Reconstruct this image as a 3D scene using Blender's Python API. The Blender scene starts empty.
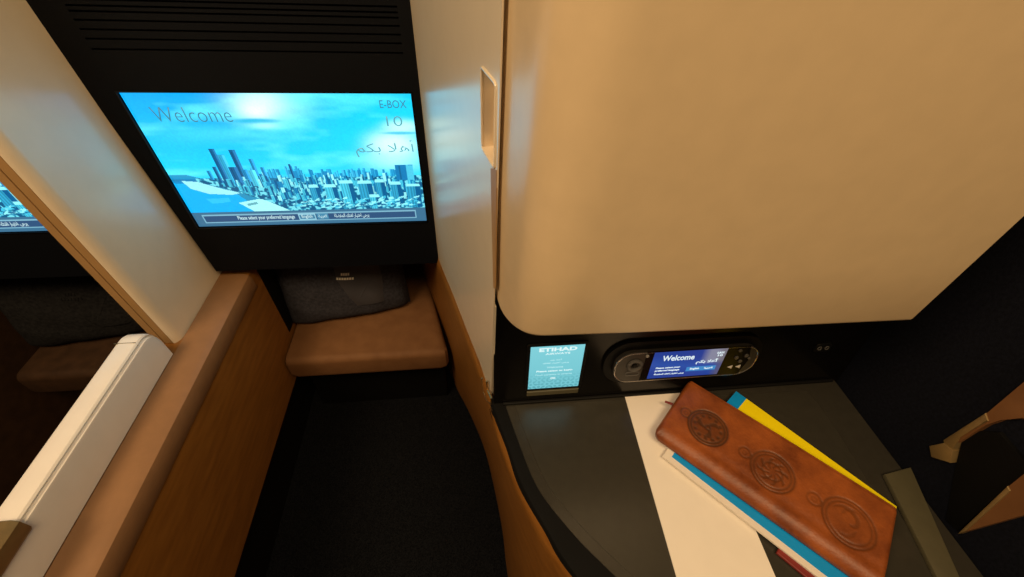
import bpy, bmesh, math, random
import numpy as np
from mathutils import Vector, Matrix

random.seed(7)
rng = np.random.default_rng(11)
SC = bpy.context.scene
COL = SC.collection
H = 1.08                      # height of the camera above the carpet
YAW, PITCH, ROLL, F = -0.14179, 0.77719, 0.055887, 415.0

# ------------------------------------------------------------------ camera
def cam_matrix():
    cy, sy = math.cos(YAW), math.sin(YAW)
    cp, sp = math.cos(PITCH), math.sin(PITCH)
    cr, sr = math.cos(ROLL), math.sin(ROLL)
    B = np.array([[1, 0, 0], [0, 0, -1], [0, 1, 0]], float)
    Yw = np.array([[cy, sy, 0], [-sy, cy, 0], [0, 0, 1]])
    P = np.array([[1, 0, 0], [0, cp, -sp], [0, sp, cp]])
    R = np.array([[cr, -sr, 0], [sr, cr, 0], [0, 0, 1]])
    return R @ P @ B @ Yw
CM = cam_matrix()
cd = bpy.data.cameras.new('camera')
cam = bpy.data.objects.new('camera', cd)
COL.objects.link(cam)
cd.sensor_width = 36.0
cd.lens = F / 1024.0 * 36.0
cd.clip_start = 0.01
r3 = np.stack([CM[0], -CM[1], -CM[2]], 1)
m4 = Matrix(r3.tolist()).to_4x4()
m4.translation = (0, 0, H)
cam.matrix_world = m4
SC.camera = cam

# ------------------------------------------------------------------ measuring (photo direction -> point on a real plane)
def ray(x, y):
    return CM.T @ np.array([(x - 512) / F, (y - 288.5) / F, 1.0])
def atY(x, y, Y):
    r = ray(x, y); return Vector(r * (Y / r[1]))
def atZ(x, y, Z):
    r = ray(x, y); return Vector(r * (Z / r[2]))
def atX(x, y, X):
    r = ray(x, y); return Vector(r * (X / r[0]))
def atP(x, y, p, n):
    r = Vector(ray(x, y)); return r * (Vector(p).dot(Vector(n)) / r.dot(Vector(n)))

# ------------------------------------------------------------------ materials
def nodes(name):
    m = bpy.data.materials.new(name); m.use_nodes = True
    nt = m.node_tree
    return m, nt, nt.nodes['Principled BSDF']
def mat(name, col, rough=0.5, metal=0.0, spec=0.5, var=0.0, vscale=30.0, bump=0.0, bscale=200.0, coat=0.0, stretch=None, col2=None, sheen=0.0, detail=4.0):
    m, nt, b = nodes(name)
    b.inputs['Roughness'].default_value = rough
    b.inputs['Metallic'].default_value = metal
    b.inputs['Specular IOR Level'].default_value = spec
    b.inputs['Coat Weight'].default_value = coat
    b.inputs['Coat Roughness'].default_value = .2
    if sheen:
        b.inputs['Sheen Weight'].default_value = sheen
    tc = nt.nodes.new('ShaderNodeTexCoord')
    mp = nt.nodes.new('ShaderNodeMapping')
    if stretch: mp.inputs['Scale'].default_value = stretch
    nt.links.new(tc.outputs['Object'], mp.inputs['Vector'])
    n = nt.nodes.new('ShaderNodeTexNoise')
    n.inputs['Scale'].default_value = vscale; n.inputs['Detail'].default_value = detail
    nt.links.new(mp.outputs['Vector'], n.inputs['Vector'])
    r = nt.nodes.new('ShaderNodeValToRGB')
    c2 = col2 or tuple(c * (1 - var) for c in col)
    c1 = col if col2 else tuple(min(1, c * (1 + var * .6)) for c in col)
    r.color_ramp.elements[0].color = (*c2, 1); r.color_ramp.elements[1].color = (*c1, 1)
    r.color_ramp.elements[0].position = .32; r.color_ramp.elements[1].position = .68
    nt.links.new(n.outputs['Fac'], r.inputs['Fac'])
    nt.links.new(r.outputs['Color'], b.inputs['Base Color'])
    if bump:
        n2 = nt.nodes.new('ShaderNodeTexNoise'); n2.inputs['Scale'].default_value = bscale; n2.inputs['Detail'].default_value = 3
        nt.links.new(mp.outputs['Vector'], n2.inputs['Vector'])
        bp = nt.nodes.new('ShaderNodeBump'); bp.inputs['Strength'].default_value = bump; bp.inputs['Distance'].default_value = .001
        nt.links.new(n2.outputs['Fac'], bp.inputs['Height']); nt.links.new(bp.outputs['Normal'], b.inputs['Normal'])
    return m
def glow(name, col, strength=1.0):
    m, nt, b = nodes(name)
    b.inputs['Base Color'].default_value = (.01, .01, .01, 1)
    b.inputs['Roughness'].default_value = .3
    b.inputs['Emission Color'].default_value = (*col, 1)
    b.inputs['Emission Strength'].default_value = strength
    return m
def glow_attr(name, strength):
    m, nt, b = nodes(name)
    a = nt.nodes.new('ShaderNodeAttribute'); a.attribute_name = 'picture'
    b.inputs['Base Color'].default_value = (.01, .012, .015, 1)
    b.inputs['Roughness'].default_value = .25
    nt.links.new(a.outputs['Color'], b.inputs['Emission Color'])
    b.inputs['Emission Strength'].default_value = strength
    return m
def s2l(*c):
    return tuple(((v / 255) / 12.92 if v / 255 <= .04045 else ((v / 255 + .055) / 1.055) ** 2.4) for v in c)

M = dict(
    cream=mat('cream_laminate', (.72, .55, .335), .34, var=.03, vscale=60, bump=.03, bscale=900, coat=.4),
    white=mat('white_gloss_laminate', (.86, .74, .56), .27, spec=1.0, var=.02, vscale=40, coat=.5),
    divider=mat('ivory_plastic', (.90, .85, .79), .38, var=.02, vscale=40),
    wood=mat('oiled_walnut', (.29, .118, .020), .42, col2=(.215, .083, .013), vscale=14, stretch=(6, 1, 6), bump=.04, bscale=120),
    ledge=mat('tan_leather_ledge', (.29, .150, .066), .5, var=.06, vscale=60, bump=.08, bscale=500),
    black=mat('black_satin', (.005, .0048, .0045), .5, spec=.25, var=.1),
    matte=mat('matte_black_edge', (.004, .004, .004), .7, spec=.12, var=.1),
    glass=mat('handset_glass', (.004, .004, .005), .25, spec=.12, var=.1),
    tan=mat('tan_edge_strip', (.40, .235, .095), .5, var=.05),
    blackgloss=mat('black_gloss', (.004, .0035, .003), .22, spec=.35, var=.1),
    housing=mat('black_textured_shell', (.0034, .0042, .0064), .62, spec=.13, var=.25, vscale=500, bump=.25, bscale=900),
    carpet=mat('charcoal_carpet', (.0105, .0115, .0138), .95, spec=.05, col2=(.002, .0022, .0027), vscale=420, bump=1.0, bscale=500),
    navy=mat('navy_fabric', (.0075, .009, .016), .9, spec=.1, col2=(.0038, .0045, .008), vscale=300, bump=.5, bscale=700),
    top=mat('charcoal_tabletop', (.034, .031, .024), .27, var=.08, vscale=100, bump=.04, bscale=1200),
    mat_=mat('charcoal_mat', (.036, .033, .025), .28, var=.08, vscale=100, bump=.05, bscale=1200),
    olive=mat('olive_trim', (.085, .076, .042), .5, var=.08, vscale=90),
    leather=None,
    bronze=mat('bronze_metal', (.42, .27, .12), .38, metal=.85, var=.1),
    gold=mat('brushed_gold', (.30, .205, .085), .45, metal=.5, var=.1, vscale=90),
    silver=mat('silver_rim', (.62, .58, .55), .25, metal=.9, var=.05),
    grey=mat('grey_button', (.11, .105, .10), .4, var=.1),
    keys=mat('pale_key', (.45, .44, .42), .45, var=.05),
    paper=mat('ivory_card', (.82, .76, .68), .7, var=.02, vscale=40),
    yellow=mat('yellow_print', (.95, .78, .0), .45, var=.02),
    cyan=mat('cyan_print', (.0, .30, .78), .45, var=.04),
    pages=mat('white_pages', (.78, .72, .64), .7, var=.03, vscale=300),
    red=mat('dark_red_cover', (.20, .018, .015), .5, var=.1),
    rest=mat('tan_upholstery', (.22, .105, .042), .7, spec=.3, col2=(.18, .082, .031), vscale=30, bump=.2, bscale=600),
    cushion=mat('charcoal_cloth', (.055, .056, .070), .95, spec=.1, col2=(.032, .033, .042), vscale=160, bump=.5, bscale=400),
    band=mat('dark_grey_band', (.05, .05, .06), .7, var=.1),
    label=mat('pale_label_print', (.85, .82, .70), .7, var=.05),
    brownwood=mat('seat_walnut_trim', (.22, .10, .036), .5, col2=(.15, .062, .02), vscale=18, stretch=(6, 1, 1)),
    dim=mat('dimmed_brown', (.045, .022, .010), .7, spec=.2, var=.25, vscale=40),  # brown with the neighbour side's dimness put into its colour; carcass shares it
    shaded_bag=mat('shaded_charcoal_cloth', (.018, .018, .019), .95, spec=.1, col2=(.009, .009, .01), vscale=160, bump=.5, bscale=400),  # copy of the charcoal cloth with shade put into its colour
)

# ------------------------------------------------------------------ object helpers
def V3(x, y, z): return Vector((x, y, z))
def finish(name, bm, m, parent=None, smooth=False, keep=False):
    """points in bm are measured from the camera; they are put on the floor datum here"""
    me = bpy.data.meshes.new(name)
    off = Vector((0, 0, H))
    if parent is not None:
        p = parent; acc = Vector((0, 0, 0))
        while p is not None:
            acc += p.location; p = p.parent
        off -= acc
    if not keep:
        bmesh.ops.recalc_face_normals(bm, faces=bm.faces[:])
    base = Vector((0, 0, 0))
    if parent is None and bm.verts:
        xs = [v.co for v in bm.verts]
        base = Vector(((min(c.x for c in xs) + max(c.x for c in xs)) / 2, (min(c.y for c in xs) + max(c.y for c in xs)) / 2, min(c.z for c in xs) + H))
    for v in bm.verts: v.co += off - base
    bm.to_mesh(me); bm.free()
    if smooth:
        for p in me.polygons: p.use_smooth = True
        me.set_sharp_from_angle(angle=math.radians(38))
    o = bpy.data.objects.new(name, me)
    o.location = base
    COL.objects.link(o)
    me.materials.append(m)
    if parent is not None: o.parent = parent
    return o
def thing(name, label, cat, loc, group=None):
    o = bpy.data.objects.new(name, None); COL.objects.link(o)
    o.location = (loc[0], loc[1], loc[2] + H); o.empty_display_size = .03
    o['label'] = label; o['category'] = cat
    if group: o['group'] = group
    return o
def tag(o, label, cat, group=None):
    o['label'] = label; o['category'] = cat
    if group: o['group'] = group
    return o
def struct(o, label=None):
    o['kind'] = 'structure'
    if label: o['label'] = label
    return o
def dup(o, off, label, parent=None):
    c = o.copy(); COL.objects.link(c)
    if parent is None:
        c.location = o.location + Vector(off); c['label'] = label
    else: c.parent = parent
    for ch in list(o.children):
        dup(ch, off, label, c)
    return c

def box(bm, a, b, bev=0.0, seg=2):
    r = bmesh.ops.create_cube(bm, size=1)
    vs = r['verts']
    for v in vs:
        v.co = Vector([a[i] + (b[i] - a[i]) * (v.co[i] + .5) for i in range(3)])
    if bev:
        es = list({e for v in vs for e in v.link_edges})
        bmesh.ops.bevel(bm, geom=es, offset=bev, segments=seg, profile=.5, affect='EDGES')
def hexa(bm, p, bev=0.0, seg=2):
    """eight corners: bottom ring then top ring"""
    v = [bm.verts.new(c) for c in p]
    fs = [(3, 2, 1, 0), (4, 5, 6, 7), (0, 1, 5, 4), (1, 2, 6, 5), (2, 3, 7, 6), (3, 0, 4, 7)]
    F_ = [bm.faces.new([v[i] for i in f]) for f in fs]
    if bev:
        es = list({e for f in F_ for e in f.edges})
        bmesh.ops.bevel(bm, geom=es, offset=bev, segments=seg, profile=.5, affect='EDGES')
def prism(bm, pts, vec, bev=0.0, seg=2, side_too=False):
    """polygon pts pushed along vec"""
    v0 = [bm.verts.new(p) for p in pts]
    v1 = [bm.verts.new(Vector(p) + Vector(vec)) for p in pts]
    n = len(pts)
    a = bm.faces.new(v0); b = bm.faces.new(list(reversed(v1)))
    sides = [bm.faces.new([v0[i], v1[i], v1[(i + 1) % n], v0[(i + 1) % n]]) for i in range(n)]
    if bev:
        es = list(a.edges) + list(b.edges)
        if side_too: es = list({e for f in sides for e in f.edges})
        bmesh.ops.bevel(bm, geom=es, offset=bev, segments=seg, profile=.5, affect='EDGES')
def tube(bm, pts, r, n=10, closed=False):
    pts = [Vector(p) for p in pts]; rings = []
    up = Vector((0.13, .31, .94)).normalized()
    N = len(pts)
    for i, p in enumerate(pts):
        a = pts[i - 1] if (i > 0 or closed) else p
        b = pts[(i + 1) % N] if (i < N - 1 or closed) else p
        t = (b - a).normalized(); s = t.cross(up)
        if s.length < 1e-4: s = t.cross(Vector((1, 0, 0)))
        s.normalize(); w = s.cross(t)
        rr = r[i] if isinstance(r, (list, tuple)) else r
        rings.append([bm.verts.new(p + (s * math.cos(k * 2 * math.pi / n) + w * math.sin(k * 2 * math.pi / n)) * rr) for k in range(n)])
    for i in range(N if closed else N - 1):
        A, B = rings[i], rings[(i + 1) % N]
        for k in range(n):
            bm.faces.new([A[k], A[(k + 1) % n], B[(k + 1) % n], B[k]])
    if not closed:
        bm.faces.new(list(reversed(rings[0]))); bm.faces.new(rings[-1])
def loft(bm, rows, cap=False, close=False):
    vs = [[bm.verts.new(p) for p in r] for r in rows]
    for i in range(len(vs) - 1 + (1 if close else 0)):
        A, B = vs[i], vs[(i + 1) % len(vs)]
        for k in range(len(A) - 1):
            bm.faces.new([A[k], A[k + 1], B[k + 1], B[k]])
    if cap:
        bm.faces.new([r[0] for r in vs]); bm.faces.new([r[-1] for r in reversed(vs)])
    return vs
def resample(pts, n):
    """smooth (Catmull-Rom) resample of a polyline"""
    P = [Vector(p) for p in pts]
    P = [P[0] * 2 - P[1]] + P + [P[-1] * 2 - P[-2]]
    out = []; segs = len(P) - 3
    for k in range(n):
        t = k / (n - 1) * segs; i = min(int(t), segs - 1); u = t - i
        a, b, c, d = P[i:i + 4]
        out.append(.5 * ((2 * b) + (c - a) * u + (2 * a - 5 * b + 4 * c - d) * u * u + (3 * b - a - 3 * c + d) * u ** 3))
    return out
def rrect(w, h, r, n=8, cx=0, cy=0):
    r = min(r, w / 2 - 1e-5, h / 2 - 1e-5); o = []
    for (sx, sy, a0) in ((1, 1, 0), (-1, 1, 90), (-1, -1, 180), (1, -1, 270)):
        for k in range(n + 1):
            a = math.radians(a0 + 90 * k / n)
            o.append((cx + sx * (w / 2 - r) + r * math.cos(a), cy + sy * (h / 2 - r) + r * math.sin(a)))
    return o
class Fr:
    """a flat frame of reference lying in the place: origin, right, up, outward"""
    def __init__(s, o, u, v):
        s.o = Vector(o); s.u = Vector(u).normalized(); s.n = s.u.cross(Vector(v)).normalized(); s.v = s.n.cross(s.u).normalized()
    def p(s, u, v, n=0.0): return s.o + s.u * u + s.v * v + s.n * n
    def px(s, x, y, n=0.0):
        q = atP(x, y, s.o + s.n * n, s.n) - s.o
        return (q.dot(s.u), q.dot(s.v))
def recessed(bm, fr, us, vs, cells, thick, warp=None, P3=None):
    """slab with a front face cut into a grid; cells {(i,j): depth} are sunk"""
    P = (lambda u, v, n: fr.p(*(warp(u, v)), n)) if warp else fr.p
    if P3: P = P3
    nu, nv = len(us) - 1, len(vs) - 1
    d = lambda i, j: cells.get((i, j), 0.0) if 0 <= i < nu and 0 <= j < nv else None
    q = lambda *pp: bm.faces.new([bm.verts.new(p) for p in pp])
    for i in range(nu):
        for j in range(nv):
            z = -d(i, j)
            q(P(us[i], vs[j], z), P(us[i + 1], vs[j], z), P(us[i + 1], vs[j + 1], z), P(us[i], vs[j + 1], z))
            for (di, dj, a, b) in ((1, 0, (i + 1, j), (i + 1, j + 1)), (0, 1, (i + 1, j + 1), (i, j + 1))):
                e = d(i + di, j + dj)
                if e is not None and abs(e + z) > 1e-7:
                    q(P(us[a[0]], vs[a[1]], z), P(us[b[0]], vs[b[1]], z), P(us[b[0]], vs[b[1]], -e), P(us[a[0]], vs[a[1]], -e))
    T = -thick
    for i in range(nu):
        for j in (0, nv):
            q(P(us[i], vs[j], 0), P(us[i + 1], vs[j], 0), P(us[i + 1], vs[j], T), P(us[i], vs[j], T))
    for j in range(nv):
        for i in (0, nu):
            q(P(us[i], vs[j], 0), P(us[i], vs[j + 1], 0), P(us[i], vs[j + 1], T), P(us[i], vs[j], T))
    for i in range(nu):
        for j in range(nv):
            q(P(us[i], vs[j], T), P(us[i + 1], vs[j], T), P(us[i + 1], vs[j + 1], T), P(us[i], vs[j + 1], T))
    bmesh.ops.remove_doubles(bm, verts=bm.verts[:], dist=1e-5)
def plate(bm, fr, pts, n0, n1, bev=0.0, seg=2):
    prism(bm, [fr.p(u, v, n0) for u, v in pts], fr.n * (n1 - n0), bev, seg)

# Arabic letters joined by hand (the fonts are drawn without shaping)
AR = {'ا': ('\uFE8D', '\uFE8E'), 'أ': ('\uFE83', '\uFE84'), 'ة': ('\uFE93', '\uFE94'), 'ى': ('\uFEEF', '\uFEF0'), 'ر': ('\uFEAD', '\uFEAE'),
      'ب': ('\uFE8F', '\uFE90', '\uFE91', '\uFE92'), 'ت': ('\uFE95', '\uFE96', '\uFE97', '\uFE98'), 'ج': ('\uFE9D', '\uFE9E', '\uFE9F', '\uFEA0'),
      'خ': ('\uFEA5', '\uFEA6', '\uFEA7', '\uFEA8'), 'ض': ('\uFEBD', '\uFEBE', '\uFEBF', '\uFEC0'), 'ع': ('\uFEC9', '\uFECA', '\uFECB', '\uFECC'),
      'غ': ('\uFECD', '\uFECE', '\uFECF', '\uFED0'), 'ف': ('\uFED1', '\uFED2', '\uFED3', '\uFED4'), 'ك': ('\uFED9', '\uFEDA', '\uFEDB', '\uFEDC'),
      'ل': ('\uFEDD', '\uFEDE', '\uFEDF', '\uFEE0'), 'م': ('\uFEE1', '\uFEE2', '\uFEE3', '\uFEE4'), 'ه': ('\uFEE9', '\uFEEA', '\uFEEB', '\uFEEC'),
      'ي': ('\uFEF1', '\uFEF2', '\uFEF3', '\uFEF4'), 'LA': ('\uFEFB', '\uFEFC')}
def arabic(s):
    words = []
    for w in s.split(' '):
        L = []; k = 0
        while k < len(w):
            if w[k] == 'ل' and k + 1 < len(w) and w[k + 1] == 'ا': L.append('LA'); k += 2
            else: L.append(w[k]); k += 1
        o = []
        for i, c in enumerate(L):
            f = AR[c]; prev = i > 0 and len(AR[L[i - 1]]) == 4; nxt = i < len(L) - 1 and len(f) == 4
            o.append(f[(2 if nxt else 0) + (1 if prev else 0)] if not (nxt and prev) else f[3])
        words.append(''.join(reversed(o)))
    return ' '.join(reversed(words))
def text(name, body, fr, u0, v0, u1, v1, n, m, parent, bold=0.0, depth=.0002, shear=0.0):
    """lettering filling the box u0..u1, v0..v1 of a frame"""
    c = bpy.data.curves.new('lettering', 'FONT'); c.body = body; c.size = 1.0; c.offset = bold; c.resolution_u = 3; c.shear = shear
    o = bpy.data.objects.new('lettering', c); COL.objects.link(o)
    dg = bpy.context.evaluated_depsgraph_get(); dg.update()
    me = bpy.data.meshes.new_from_object(o.evaluated_get(dg))
    bpy.data.objects.remove(o)
    bm = bmesh.new(); bm.from_mesh(me); bpy.data.meshes.remove(me)
    xs = [v.co.x for v in bm.verts]; ys = [v.co.y for v in bm.verts]
    if not xs: bm.free(); return None
    a, b, c0, d = min(xs), max(xs), min(ys), max(ys)
    for v in bm.verts:
        v.co = fr.p(u0 + (v.co.x - a) / (b - a) * (u1 - u0), v0 + (v.co.y - c0) / (d - c0) * (v1 - v0), n)
    g = bmesh.ops.extrude_face_region(bm, geom=bm.faces[:])
    for v in [e for e in g['geom'] if isinstance(e, bmesh.types.BMVert)]: v.co += fr.n * depth
    return finish(name, bm, m, parent)

# ================================================================== SETTING
S = .65                                    # plane of the television
bm = bmesh.new(); box(bm, (-1.75, -.7, -H - .03), (.95, 1.25, -H)); struct(finish('floor', bm, M['carpet']))

XL, ZL = -.495, -.585                      # white partition face, wood ledge height
XC, ZB = -.439, -.907                      # inner wood face, foot of the wood
# wood dado with its leather ledge, running from behind the camera into the footwell
bm = bmesh.new()
prof = [(-.53, -H), (-.53, ZL - .002), (XL, ZL), (XC - .012, ZL), (XC - .003, ZL - .003), (XC, ZL - .012), (XC, ZB + .004), (XC - .004, ZB), (-.47, ZB), (-.47, -H)]
loft(bm, [[V3(x, y, z) for x, z in prof] for y in (-.6, -.2, .2, .6, 1.05)]); 
bmesh.ops.contextual_create(bm, geom=[])
o = struct(finish('wall_left', bm, M['wood'], smooth=True))
bm = bmesh.new()
prof = [(XL + .001, ZL), (XL + .003, ZL + .0035), (XC - .010, ZL + .0035), (XC - .001, ZL - .001), (XC + .003, ZL - .010), (XC + .003, ZL - .034), (XC + .001, ZL - .037), (XC - .004, ZL - .036), (XC - .004, ZL)]
loft(bm, [[V3(x, y, z) for x, z in prof + prof[:1]] for y in (-.6, 0, .35, S + .01)])
struct(finish('trim_1', bm, M['ledge'], smooth=True))
bm = bmesh.new(); box(bm, (-.469, -.6, -H), (-.46, 1.05, ZB)); struct(finish('baseboard_left', bm, M['black']))

# white partition between the two seats: inner face, rounded nose, tan grooved edge
bm = bmesh.new()
yn = .492
def part_prof(z):
    k = (z - ZL) / .6 * .022
    x = XL - k
    return [(x, S + .12), (x, yn + .016), (x - .002, yn + .008), (x - .006, yn + .002), (x - .010, yn), (x - .012, yn + .003), (x - .0345, yn + .003), (x - .037, yn + .006), (x - .037, S + .12)]
loft(bm, [[V3(x, y, z) for x, y in part_prof(z) + part_prof(z)[:1]] for z in (ZL, -.4, -.2, 0, .25)], cap=False)
wp = struct(finish('wall_partition', bm, M['white'], smooth=True))
bm = bmesh.new()
for a, b in ((.0115, .0225), (.0245, .0355)):
    rows = []
    for z in (ZL + .001, -.4, -.2, 0, .25):
        x = XL - (z - ZL) / .6 * .022
        rows.append([V3(x - a, yn + .0029, z), V3(x - a, yn + .0005, z), V3(x - b, yn + .0005, z), V3(x - b, yn + .0029, z), V3(x - a, yn + .0029, z)])
    loft(bm, rows)
finish('edge_strip', bm, M['tan'], wp)

# back of the two footwells and the neighbour's side, its dimness put into the colours
bm = bmesh.new(); box(bm, (-1.3, 1.05, -H), (.05, 1.09, -.5)); struct(finish('wall_back', bm, M['matte']))
bm = bmesh.new(); box(bm, (XC, .69, -.80), (XC + .0015, 1.049, -.573)); struct(finish('gap_shade', bm, M['matte']))  # black sheet added to stand for the shadow gap beside the bag
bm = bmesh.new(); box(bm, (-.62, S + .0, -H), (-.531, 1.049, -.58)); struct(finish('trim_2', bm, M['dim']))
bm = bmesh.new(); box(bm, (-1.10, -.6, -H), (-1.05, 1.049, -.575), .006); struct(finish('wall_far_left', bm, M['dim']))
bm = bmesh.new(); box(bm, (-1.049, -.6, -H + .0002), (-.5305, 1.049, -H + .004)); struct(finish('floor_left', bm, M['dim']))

# white side wall on the right of the footwell (turned a little), with the recessed pull
WO = V3(.0205, .285, 0); WD = V3(-.082, .37, 0).normalized()      # from near to far
wf = Fr(WO, -WD, (0, 0, 1))                                       # u grows towards the viewer, n faces the footwell
if wf.n.x > 0: wf = Fr(WO, WD, (0, 0, 1))
sgn = 1 if wf.u.dot(WD) > 0 else -1
def wu(x, y): return wf.px(x, y)
hA, hB, hC, hD = wu(482, 71), wu(496, 82), wu(496.5, 166), wu(482.5, 150)
u_lo, u_hi = sorted((hA[0], hB[0]))
zt = (hA[1] + hB[1]) / 2; zb = (hC[1] + hD[1]) / 2
far = .395 * sgn
q_lo, q_hi = wf.px(491, 397), wf.px(502, 0)
def u_end(v): return q_lo[0] + (q_hi[0] - q_lo[0]) * (v - q_lo[1]) / (q_hi[1] - q_lo[1])
END = hB[0] + .02
us = sorted([hA[0], hB[0], END, far]); vs = [-.30, zb, zt, .25]
cells = {(i, 1): .011 for i in range(len(us) - 1) if abs((us[i] + us[i + 1]) / 2 - (u_lo + u_hi) / 2) < 1e-4}
def wall_p3(u, v, n):
    if u == END: u = max(u_end(v), (hB[0] + .0015) if zb - .001 < v < zt + .001 else -1); n = max(n, -.0012)
    elif u == hB[0]: n = max(n, -.0012)
    elif u == hA[0]: n = max(n, -.0115)
    return wf.p(u, v, n)
bm = bmesh.new()
recessed(bm, wf, us, vs, cells, .014, None, wall_p3)
w_r = struct(finish('wall_right', bm, M['white']))
# lower sheet with the slanting foot
b0 = wf.px(438, 258); b1 = wf.px(480, 363); b2 = q_lo
bm = bmesh.new()
plate(bm, wf, [(far, -.30), (far, b0[1]), b0, ((b0[0] + b1[0]) / 2, (b0[1] + b1[1]) / 2), b1, b2, (u_end(-.30), -.30)], -.003, 0.0)
finish('lower_sheet', bm, M['white'], w_r)
# pull frame
bm = bmesh.new()
du, dz = (u_hi - u_lo), (zt - zb)
um, zm = (u_lo + u_hi) / 2, (zt + zb) / 2
outer = [wf.p(um + a, zm + b, .0002) for a, b in rrect(du + .001, dz + .002, .003, 3)]
tube(bm, outer, .0011, 8, True)
inner = [wf.p(um + a, zm + b, -.0058 + .0055 * (a / du * 2) * (1 if hB[0] > hA[0] else -1)) for a, b in rrect(du - .004, dz - .008, .003, 3)]
tube(bm, inner, .0009, 8, True)
ph = finish('handle_frame', bm, M['white'], w_r, smooth=True)
bm = bmesh.new()
pa, pb = hA[0] + (hB[0] - hA[0]) * .12, hA[0] + (hB[0] - hA[0]) * .9
pz0, pz1 = zb + .10 * dz, zb + .60 * dz
hexa(bm, [wf.p(pa, pz0, -.012), wf.p(pb, pz0, -.003), wf.p(pb, pz0, -.0006), wf.p(pa, pz0, -.0085), wf.p(pa, pz1, -.012), wf.p(pb, pz1, -.003), wf.p(pb, pz1, -.0006), wf.p(pa, pz1, -.0085)], .0004, 1)
finish('handle_pull', bm, mat('brass_pull', (.26, .15, .055), .5, var=.05), w_r)
bm = bmesh.new()
plate(bm, wf, [wf.px(491, 168), wf.px(497, 170), wf.px(495.6, 288), wf.px(493.6, 288)], -.0005, .0004)
finish('edge_strip', bm, M['tan'], w_r)  # tan colour stands for shade on the white wall's chamfer
# bronze clip at the foot of the white wall
bm = bmesh.new()
c = [wf.px(x, y, .003) for x, y in ((482, 378), (484, 392), (487, 400), (491, 404), (491.5, 398), (488, 390), (487, 381))]
tube(bm, [wf.p(u, v, .003) for u, v in c], .0016, 8)
c2 = [wf.px(x, y, .003) for x, y in ((490, 403), (493, 411))]
tube(bm, [wf.p(u, v, .003) for u, v in c2], .0013, 8)
tag(finish('hinge_clip', bm, M['bronze'], smooth=True), 'small bronze hinge clip at the foot of the white side wall beside the black console', 'clip')

# ================================================================== TELEVISION
TF = Fr((0, S, 0), (1, 0, 0), (0, 0, 1))
sTL, sTR, sBR, sBL = TF.px(118, 92), TF.px(412, 94), TF.px(426, 222.5), TF.px(197, 227)
sl = (sTL[0] + sBL[0]) / 2; sr = (sTR[0] + sBR[0]) / 2; st = (sTL[1] + sTR[1]) / 2; sb = (sBL[1] + sBR[1]) / 2
hl_b, hr_b = TF.px(216, 271)[0], TF.px(438, 263)[0]
hl_t, hr_t = TF.px(22, 0)[0], TF.px(417, 0)[0]
hz = TF.px(330, 267)[1]
tv = thing('tv_monitor', 'large wall television showing a teal city skyline above the tan footrest', 'television', ((sl + sr) / 2, S + .1, hz), 'seat televisions')
vy = [3, 9, 14.5, 23, 32, 41, 51]
vz = [TF.px(240, y)[1] for y in vy]
slits = [(z - .0012, z + .0012) for z in vz]
vu0, vu1 = TF.px(80, 30)[0], TF.px(400, 30)[0]
us = [hl_b, sl, vu0, vu1, sr, hr_b]
us = sorted(us)
vs = [hz, sb, st] + sorted([z for s in slits for z in s]) + [.25]
iu = lambda x: us.index(x)
cells = {}
for j in range(len(vs) - 1):
    mid = (vs[j] + vs[j + 1]) / 2
    for i in range(len(us) - 1):
        um_ = (us[i] + us[i + 1]) / 2
        if sb < mid < st and sl < um_ < sr: cells[(i, j)] = .004
        if any(a < mid < b for a, b in slits) and vu0 < um_ < vu1: cells[(i, j)] = .006
def tv_warp(u, v):
    t = (v - hz) / (TF.px(22, 0)[1] - hz)
    if abs(u - hl_b) < 1e-6: return (hl_b + (hl_t - hl_b) * t, v)
    if abs(u - hr_b) < 1e-6: return (hr_b + (hr_t - hr_b) * t, v)
    return (u, v)
bm = bmesh.new(); recessed(bm, TF, us, vs, cells, .40, tv_warp)
finish('housing', bm, M['housing'], tv)
bm = bmesh.new()
for k in range(2):
    pass
bw = .0022
for (a, b, c, d) in ((sl - bw, sb - bw, sr + bw, sb), (sl - bw, st, sr + bw, st + bw), (sl - bw, sb, sl, st), (sr, sb, sr + bw, st)):
    bxp = [(a, b), (c, b), (c, d), (a, d)]
    plate(bm, TF, bxp, -.004, .0008)
finish('bezel', bm, M['blackgloss'], tv)

# ---- the picture on the screen, painted pixel by pixel as light
W_, H_ = 420, 236
uu, vv = np.meshgrid((np.arange(W_) + .5) / W_, (np.arange(H_) + .5) / H_)     # vv: 0 bottom
def uv(x, y):
    p = TF.px(x, y); return ((p[0] - sl) / (sr - sl), (p[1] - sb) / (st - sb))
L3 = lambda *c: np.array(s2l(*c))
img = np.zeros((H_, W_, 3))
def vnoise(nx, ny, seed):
    g = np.random.default_rng(seed).random((ny + 2, nx + 2))
    x = uu * nx; y = vv * ny; xi = x.astype(int); yi = y.astype(int); fx = x - xi; fy = y - yi
    fx = fx * fx * (3 - 2 * fx); fy = fy * fy * (3 - 2 * fy)
    return (g[yi, xi] * (1 - fx) + g[yi, xi + 1] * fx) * (1 - fy) + (g[yi + 1, xi] * (1 - fx) + g[yi + 1, xi + 1] * fx) * fy
def mix(a, c, t): return a * (1 - t[..., None]) + np.asarray(c) * t[..., None]
hor = uv(300, 170)[1]
t = np.clip((vv - hor) / (1 - hor), 0, 1)
img[:] = L3(30, 190, 236)
img = mix(img, L3(8, 150, 226), np.clip(t * 1.1 - .05 - .9 * (uu - .3) * (uu > .3), 0, 1) * .9)
cl = vnoise(4, 9, 1) * .55 + vnoise(9, 20, 2) * .3 + vnoise(20, 40, 3) * .15
img = mix(img, L3(110, 225, 245), np.clip((cl - .48) * 4, 0, 1) * .65)
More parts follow.
